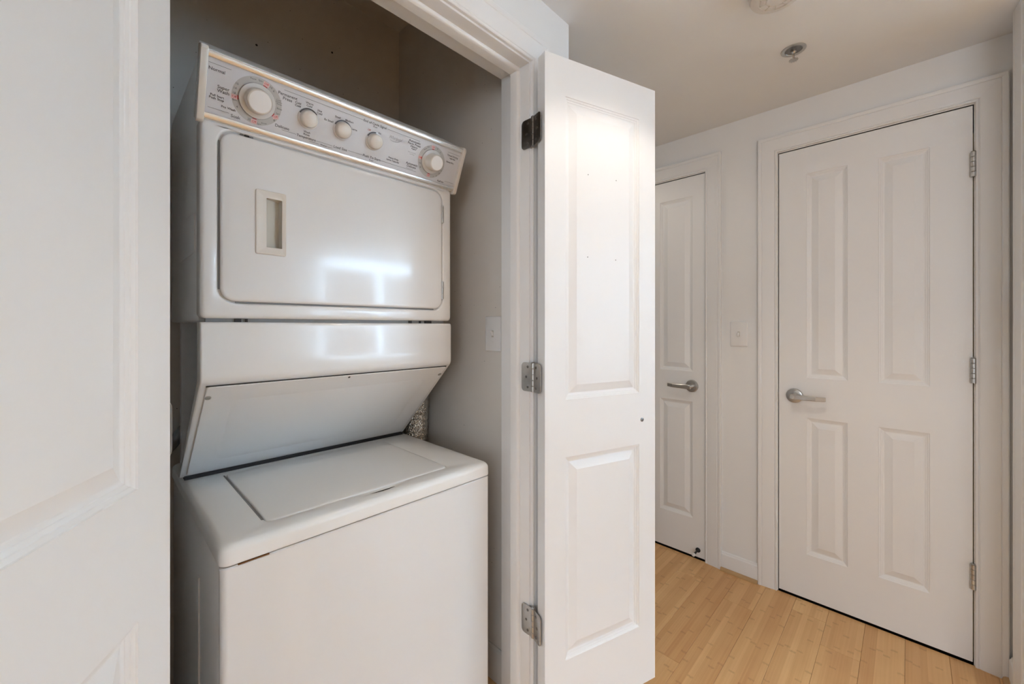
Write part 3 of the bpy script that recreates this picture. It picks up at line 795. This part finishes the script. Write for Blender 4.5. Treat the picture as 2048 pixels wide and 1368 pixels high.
def big_knob(a, b_, R, rs, rk, hk, name, lab):
    o = obj(name, on_con(disc_ring(rs * 0.9, R, 0.0004), a, b_), 'dial_grey', LD, smooth=False); tag(o, lab)
    b2 = bmesh.new(); lathe(b2, [(rs, 0.0), (rs, 0.004), (rs - 0.001, 0.0048), (rk + 0.001, 0.0052)], 44); obj('dial_skirt', on_con(b2, a, b_), 'skirt_plastic', o)
    b2 = bmesh.new(); lathe(b2, [(rk + 0.001, 0.005), (rk, 0.008), (rk - 0.0012, hk - 0.004), (rk - 0.003, hk - 0.001), (rk - 0.0050, hk)], 40); obj('knob_side', on_con(b2, a, b_), 'ivory_plastic', o)
    b2 = bmesh.new(); lathe(b2, [(rk - 0.0046, hk - 0.0004), (rk - 0.0050, hk + 0.0004), (rk * 0.4, hk + 0.0005), (0, hk + 0.0005)], 40); obj('knob_cap', on_con(b2, a, b_), 'white_plastic', o, angle=10)
    b2 = disc_ring(rs, rs + 0.0009, 0.0008); obj('dial_line', on_con(b2, a, b_), 'ink_light', o, smooth=False)
    return o
KB = (0.2660, 0.0703)
kn = big_knob(KB[0], KB[1], 0.0510, 0.0375, 0.0275, 0.026, 'timer_knob', 'large cream washer timer knob')
KD = (0.7510, 0.0700)
kd = big_knob(KD[0], KD[1], 0.0490, 0.0360, 0.0255, 0.034, 'timer_knob', 'cream dryer timer knob at the right end')
def small_knob(a, b_, lab, arc_len):
    b2 = bmesh.new(); lathe(b2, [(0.0248, 0.0), (0.0248, 0.0012), (0.0236, 0.0020), (0.0212, 0.0022)], 36)
    o = obj('selector_knob', on_con(b2, a, b_), 'console_plate', LD); tag(o, lab)
    b2 = disc_ring(0.0214, 0.0246, 0.0026, math.radians(158), math.radians(158 - arc_len), 24); obj('range_mark', on_con(b2, a, b_), 'ink', o, smooth=False)
    b2 = bmesh.new(); lathe(b2, [(0.0208, 0.002), (0.0206, 0.006), (0.0196, 0.014), (0.0186, 0.0175), (0.0160, 0.0200), (0.009, 0.0214), (0.0, 0.0218)], 36); obj('knob_body', on_con(b2, a, b_), 'ivory_plastic', o, angle=50)
small_knob(0.3785, 0.0706, 'cream wash temperature knob', 118)
small_knob(0.4650, 0.0722, 'cream load size knob', 128)
small_knob(0.5555, 0.0717, 'cream push to start knob', 70)

# lettering, printed flat on the panel
def text(s, a, b_, size, m='ink', rot=0.0, shear=0.0, h_=0.0007, parent=con, bold=0.0, width=1.0):
    cu_ = bpy.data.curves.new('lettering', 'FONT'); cu_.body = s; cu_.size = size; cu_.align_x = 'CENTER'; cu_.align_y = 'CENTER'
    cu_.shear = shear; cu_.offset = bold; cu_.resolution_u = 3
    t = bpy.data.objects.new('tmp', cu_)
    me = bpy.data.meshes.new_from_object(t)
    me.transform(CM @ Matrix.Translation((a, b_, h_)) @ Matrix.Rotation(rot, 4, 'Z') @ Matrix.Diagonal((width, 1, 1, 1)))
    bpy.data.objects.remove(t); bpy.data.curves.remove(cu_)
    me.name = 'lettering'
    return obj('lettering', me, m, parent)
S1, S2, S3 = 0.0092, 0.0066, 0.0052
TX = [('Normal', .1861, .1041, S1), ('Super', .2000, .0730, S1), ('Wash', .2001, .0650, S1), ('Pull Start', .1897, .0530, S2), ('Push Stop', .1890, .0472, S2), ('Pre Wash', .2121, .0354, S2), ('Soak', .2266, .0223, S1),
      ('Permanent', .3268, .1058, S1), ('Press', .3271, .0972, S1), ('Delicate', .3231, .0321, S1),
      ('Cold', .3511, .0980, S2), ('Cold', .3513, .0917, S2), ('Warm', .3769, .1062, S2), ('Cold', .3771, .1000, S2), ('Hot', .4027, .0980, S2), ('Cold', .4029, .0917, S2), ('Wash', .3797, .0388, S2), ('Rinse', .3795, .0327, S2),
      ('Temperature', .3801, .0256, S1 * .9), ('Washer', .4242, .0197, S3), ('Ex Small', .4276, .0834, S2), ('Small', .4486, .0990, S2), ('Medium', .4795, .0991, S2), ('Large', .4960, .0835, S2), ('Load Size', .4675, .0256, S1),
      ('End of Cycle Signal', .5505, .1157, S1 * .93), ('Dryer', .5518, .1088, S3), ('On', .5676, .0966, S2), ('Push To Start', .5577, .0268, S1), ('Dryer', .5577, .0192, S3),
      ('Heavy Duty', .6229, .0430, S2), ('Large Capacity', .6224, .0361, S2), ('Automatic', .6801, .1084, S1), ('Perm Press', .6801, .1010, S1), ('Heavy', .6810, .0938, S1), ('Regular', .6816, .0878, S3),
      ('Automatic', .6855, .0440, S1), ('Delicate', .6856, .0363, S1), ('Timed Drying', .8235, .1069, S1 * .8), ('High Heat', .8248, .0990, S3), ('Damp Dry', .8190, .0866, S2), ('Fluff Air', .7995, .0201, S2 * 1.15)]
for s, a, b_, z in TX: text(s, a, b_, z, width=1.05, bold=0.00012)
text('Off', .5363, .0959, S2, 'red_ink')
text('Extra Low Heat', .6780, .0765, S3 * .8, 'ink_light'); text('Low Heat', .6790, .0715, S3 * .8, 'ink_light')
DT = [('10', .2237, .0920, 0), ('14', .2206, .0817, 0), ('18', .2198, .0716, 0), ('Spin', .2220, .0576, 0), ('4', .2276, .0447, 0), ('20', .2529, .0263, 0), ('Rinse', .2836, .0276, 0.2), ('Spin', .2737, .0230, 0.1), ('8', .3041, .0413, 0),
      ('Pause', .2535, .1143, 0.1), ('Spin', .2680, .1157, -.05), ('10', .2898, .1092, -.3), ('6', .2965, .1041, -.4), ('Cool', .3089, .0887, 0), ('Down', .3100, .0845, 0), ('Rinse', .3109, .0802, 0), ('Rinse', .3123, .0702, 0), ('Spin', .3104, .0588, 0)]
for s, a, b_, r in DT: text(s, a, b_, S3 if len(s) > 2 else S2, parent=kn, rot=r, h_=0.0009)
DT2 = [('60', .7620, .1125, -.2), ('50', .7746, .1055, -.4), ('10', .7930, .0530, 0), ('20', .7880, .0430, 0), ('30', .7790, .0335, 0), ('5', .7690, .0285, 0), ('40', .7160, .0440, 0), ('More', .7200, .1000, .7), ('Dry', .7290, .1090, .5), ('Less', .7120, .0560, 0)]
for s, a, b_, r in DT2: text(s, a, b_, S3, parent=kd, rot=r, h_=0.0009)
def off_mark(a, b_, c, R, parent, rot=0.0):
    ang = math.atan2(b_ - c[1], a - c[0])
    b2 = bmesh.new(); box(b2, -0.0062, 0.0062, -0.0046, 0.0046, 0, 0.0001)
    bm = bmesh.new(); merge(bm, b2, CM @ Matrix.Translation((a, b_, 0.0006)) @ Matrix.Rotation(rot, 4, 'Z')); obj('off_mark', bm, 'pink_ink', parent, smooth=False)
    text('Off', a, b_, S2, 'red_ink', parent=parent, rot=rot, h_=0.0011)
    obj('off_tick', on_con(disc_ring(R + 0.0004, R + 0.0024, 0.0012, ang - 0.11, ang + 0.11, 6), c[0], c[1]), 'red_ink', parent, smooth=False)
for a, b_, r in ((.2208, .0638, 0), (.2632, .0246, 0), (.3062, .0496, 0.3), (.2803, .1125, -.2)): off_mark(a, b_, KB, 0.0375, kn, r)
for a, b_, r in ((.7461, .1132, 0), (.7085, .0715, 0), (.7500, .0272, 0)): off_mark(a, b_, KD, 0.0360, kd, r)
LN = [(.1704, .2114, .1150), (.1745, .2139, .0260), (.3179, .516, .1155), (.3225, .3560, .0260), (.4045, .4460, .0255), (.4890, .5310, .0263), (.5870, .6963, .1153), (.5845, .7046, .0263), (.8022, .8500, .1155), (.8150, .8500, .0252),
      (.388, .412, .0195), (.434, .446, .0195), (.668, .694, .0295)]
for x0, x1, b_ in LN:
    b2 = bmesh.new(); box(b2, x0, x1, -0.00035, 0.00035, 0, 0.0002)
    bm = bmesh.new(); merge(bm, b2, CM @ Matrix.Translation((0, b_, 0.0004))); obj('rule_line', bm, 'ink', con, smooth=False)
text('Whirlpool', .6170, .0985, .0125, 'ink_light', shear=0.45, width=0.80)
b2 = bmesh.new()
sw_ = [(0.017 * math.cos(t) * 1.05, 0.0075 * math.sin(t), 0.0) for t in [math.radians(200 + 190 * i / 20) for i in range(21)]]
for i in range(20):
    w0 = 0.0002 + 0.0006 * math.sin(PI * i / 20); w1 = 0.0002 + 0.0006 * math.sin(PI * (i + 1) / 20)
    b2.faces.new([b2.verts.new((sw_[i][0], sw_[i][1] - w0, 0)), b2.verts.new((sw_[i + 1][0], sw_[i + 1][1] - w1, 0)), b2.verts.new((sw_[i + 1][0], sw_[i + 1][1] + w1, 0)), b2.verts.new((sw_[i][0], sw_[i][1] + w0, 0))])
bm = bmesh.new(); merge(bm, b2, CM @ Matrix.Translation((.6170, .0965, .0007)) @ Matrix.Rotation(0.12, 4, 'Z')); obj('logo_swash', bm, 'ink_light', con, smooth=False)

# ------------------------------------------------------------------ duct and hose behind the machine
path = []; rad = []
for i in range(140):
    t = i / 139
    z = 0.35 + 0.75 * t
    path.append((0.940 + 0.004 * math.sin(9 * t), 1.485 + 0.012 * math.sin(5 * t + 1), z)); rad.append(0.0480 + (0.0025 if i % 4 < 2 else -0.0015) + 0.0012 * random.uniform(-1, 1))
path += [(0.93, 1.50, 1.16), (0.90, 1.53, 1.21), (0.86, 1.545, 1.235)]; rad += [0.048, 0.047, 0.046]
bm = tube(bmesh.new(), path, rad, 28)
tag(obj('exhaust_duct', bm, 'foil', angle=60), 'crinkled silver foil duct behind the machine by the closet wall', 'duct')
bm = tube(bmesh.new(), [(0.30, 1.67, 1.20), (0.24, 1.66, 1.00), (0.205, 1.655, 0.93), (0.17, 1.655, 0.88), (0.12, 1.66, 0.82), (0.08, 1.665, 0.6), (0.07, 1.67, 0.02)], 0.017, 16)
tag(obj('drain_hose', bm, 'hose_grey', angle=60), 'dark grey drain hose behind the left of the washer', 'hose')

# ------------------------------------------------------------------ switches
def light_switch(loc, rz, label, up):
    t = thing('light_switch', label, 'light switch', loc, rz, group='light switches')
    bm = bmesh.new(); w_, h_ = 0.0395, 0.062
    L_ = lambda d, o: [(p[0], -o, p[1]) for p in rrect(-w_ + d, w_ - d, -h_ + d, h_ - d, 0.003, 3)]
    loft(bm, [L_(0, 0), L_(0, 0.0035), L_(0.0012, 0.0055), L_(0.004, 0.0066)], True, True)
    p = obj('cover_plate', bm, 'white_plastic', t, world=False)
    bm = bmesh.new(); box(bm, -0.0052, 0.0052, -0.0069, -0.0062, -0.0122, 0.0122); obj('toggle_slot', bm, 'recess_plastic', p, world=False)
    s = 1 if up else -1
    bm = bmesh.new(); prism(bm, [(-0.006, -0.008 * s), (-0.006, 0.006 * s), (-0.016, 0.0125 * s), (-0.019, 0.011 * s), (-0.019, 0.006 * s), (-0.010, -0.006 * s)], -0.0042, 0.0042, 'x', bev=0.0008); obj('toggle', bm, 'white_plastic', t, world=False)
    for z in (-0.030, 0.030):
        bm = bmesh.new(); lathe(bm, [(0.0032, 0.0064), (0.003, 0.0076), (0.0008, 0.0078), (0, 0.0072)], 14, frame_mtx((0, 0, z), (1, 0, 0), (0, 0, 1), (0, -1, 0)))
        obj('screw', bm, 'white_plastic', t, world=False)
light_switch((XW - 0.0001, 0.6075, 1.212), -PI / 2, 'white toggle light switch on the wall between the hall doors', False)
light_switch((XCR - 0.0001, 1.0585, 1.224), -PI / 2, 'white toggle light switch inside the closet behind the jamb', True)

# ------------------------------------------------------------------ ceiling things
sd = thing('smoke_detector', 'round white smoke detector on the ceiling at the top edge', 'smoke detector', (1.4522, 0.2846, ZC))
DN = frame_mtx((0, 0, 0), (1, 0, 0), (0, -1, 0), (0, 0, -1))
bm = bmesh.new(); lathe(bm, [(0.078, 0), (0.078, 0.010), (0.076, 0.013), (0.070, 0.013)], 56, DN); obj('base_ring', bm, 'detector_plastic', sd, world=False)
bm = bmesh.new(); lathe(bm, [(0.0755, 0.012), (0.0750, 0.022), (0.0715, 0.031), (0.064, 0.036), (0.050, 0.038), (0.049, 0.036), (0.044, 0.036), (0.043, 0.0385), (0.034, 0.039), (0.033, 0.037), (0.028, 0.037), (0.027, 0.0395), (0, 0.040)], 56, DN); obj('cover', bm, 'detector_plastic', sd, world=False)
for k in range(10):
    a = 2 * PI * k / 10
    bm = bmesh.new(); b2 = bmesh.new(); box(b2, -0.0008, 0.0008, 0.030, 0.048, -0.0400, -0.0370); merge(bm, b2, Matrix.Rotation(a, 4, 'Z')); obj('vent_slot', bm, 'recess_plastic', sd, world=False)
sp = thing('fire_sprinkler', 'small chrome fire sprinkler head recessed in the hall ceiling', 'sprinkler', (1.8307, 0.3069, ZC))
bm = bmesh.new(); lathe(bm, [(0.0400, 0), (0.0398, 0.0015), (0.036, 0.0028), (0.0285, 0.0022), (0.0275, 0.0005), (0.0265, -0.001)], 40, DN); obj('escutcheon', bm, 'zinc', sp, world=False)
bm = bmesh.new(); lathe(bm, [(0.0270, 0.0006), (0.0262, 0.0008), (0.010, 0.0009), (0.0, 0.0009)], 32, DN); obj('cup', bm, 'dark_zinc', sp, world=False)
bm = bmesh.new(); lathe(bm, [(0.009, 0.0), (0.009, 0.008), (0.006, 0.012), (0.0035, 0.014), (0.0030, 0.030), (0.005, 0.034), (0.0045, 0.037), (0, 0.037)], 18, DN); obj('body', bm, 'brushed_steel', sp, world=False)
bm = bmesh.new()
for s in (-1, 1):
    tube(bm, [(s * 0.0085, 0, -0.006), (s * 0.0115, 0, -0.015), (s * 0.0105, 0, -0.025), (s * 0.004, 0, -0.034)], 0.0018, 8)
obj('frame_arms', bm, 'brushed_steel', sp, world=False)
b2 = bmesh.new(); n = 24
lo = [[(0.004 * math.cos(2 * PI * i / 48), 0.004 * math.sin(2 * PI * i / 48), -0.0365) for i in range(48)], [((0.0155 if i % 4 < 2 else 0.0115) * math.cos(2 * PI * i / 48), (0.0155 if i % 4 < 2 else 0.0115) * math.sin(2 * PI * i / 48), -0.0375) for i in range(48)],
      [((0.0155 if i % 4 < 2 else 0.0115) * math.cos(2 * PI * i / 48), (0.0155 if i % 4 < 2 else 0.0115) * math.sin(2 * PI * i / 48), -0.0388) for i in range(48)]]
loft(b2, lo, False, True); bm = bmesh.new(); merge(bm, b2); obj('deflector', bm, 'zinc', sp, world=False)

# recessed ceiling lamps (above the frame) that light the hall, some added as unseen fill
def downlight(x, y_, power, label, col=(1.0, 0.90, 0.78), cone=110, soft=0.03):
    t = thing('recessed_light', label, 'ceiling light', (x, y_, ZC), group='recessed ceiling lights')
    bm = bmesh.new(); lathe(bm, [(0.075, 0), (0.074, 0.004), (0.062, 0.005), (0.056, 0.002), (0.055, 0.0)], 40, DN); obj('trim_ring', bm, 'white_plastic', t, world=False)
    bm = bmesh.new(); lathe(bm, [(0.055, 0.0010), (0.03, 0.0012), (0, 0.0012)], 32, DN)
    em = bpy.data.materials.get('lamp_glow')
    if em is None:
        em = bpy.data.materials.new('lamp_glow'); em.use_nodes = True
        bs = em.node_tree.nodes['Principled BSDF']; bs.inputs['Emission Color'].default_value = (1.0, 0.86, 0.70, 1); bs.inputs['Emission Strength'].default_value = 6.0
        M['lamp_glow'] = em
    obj('lens', bm, 'lamp_glow', t, world=False)
    l = bpy.data.lights.new('recessed_lamp', 'SPOT'); l.energy = power; l.color = col; l.spot_size = math.radians(cone); l.spot_blend = 0.4; l.shadow_soft_size = soft
    lo_ = bpy.data.objects.new('recessed_lamp', l); COL.objects.link(lo_); lo_.parent = t; lo_.location = (0, 0, -0.012)
downlight(1.02, 0.30, 9.2, 'recessed ceiling light in the hall nearest the closet')
downlight(-1.10, 0.25, 22, 'recessed ceiling light in the hall behind the camera')
downlight(0.05, -1.45, 84, 'unseen fill light added in the room facing the closet', col=(1.0, 0.94, 0.88), soft=0.10)  # added fill, placed to brighten the washer front and left door
downlight(1.72, 1.45, 4.5, 'unseen fill light added in the passage past the closet', cone=165)  # added fill for the right stub wall, hidden behind the closet
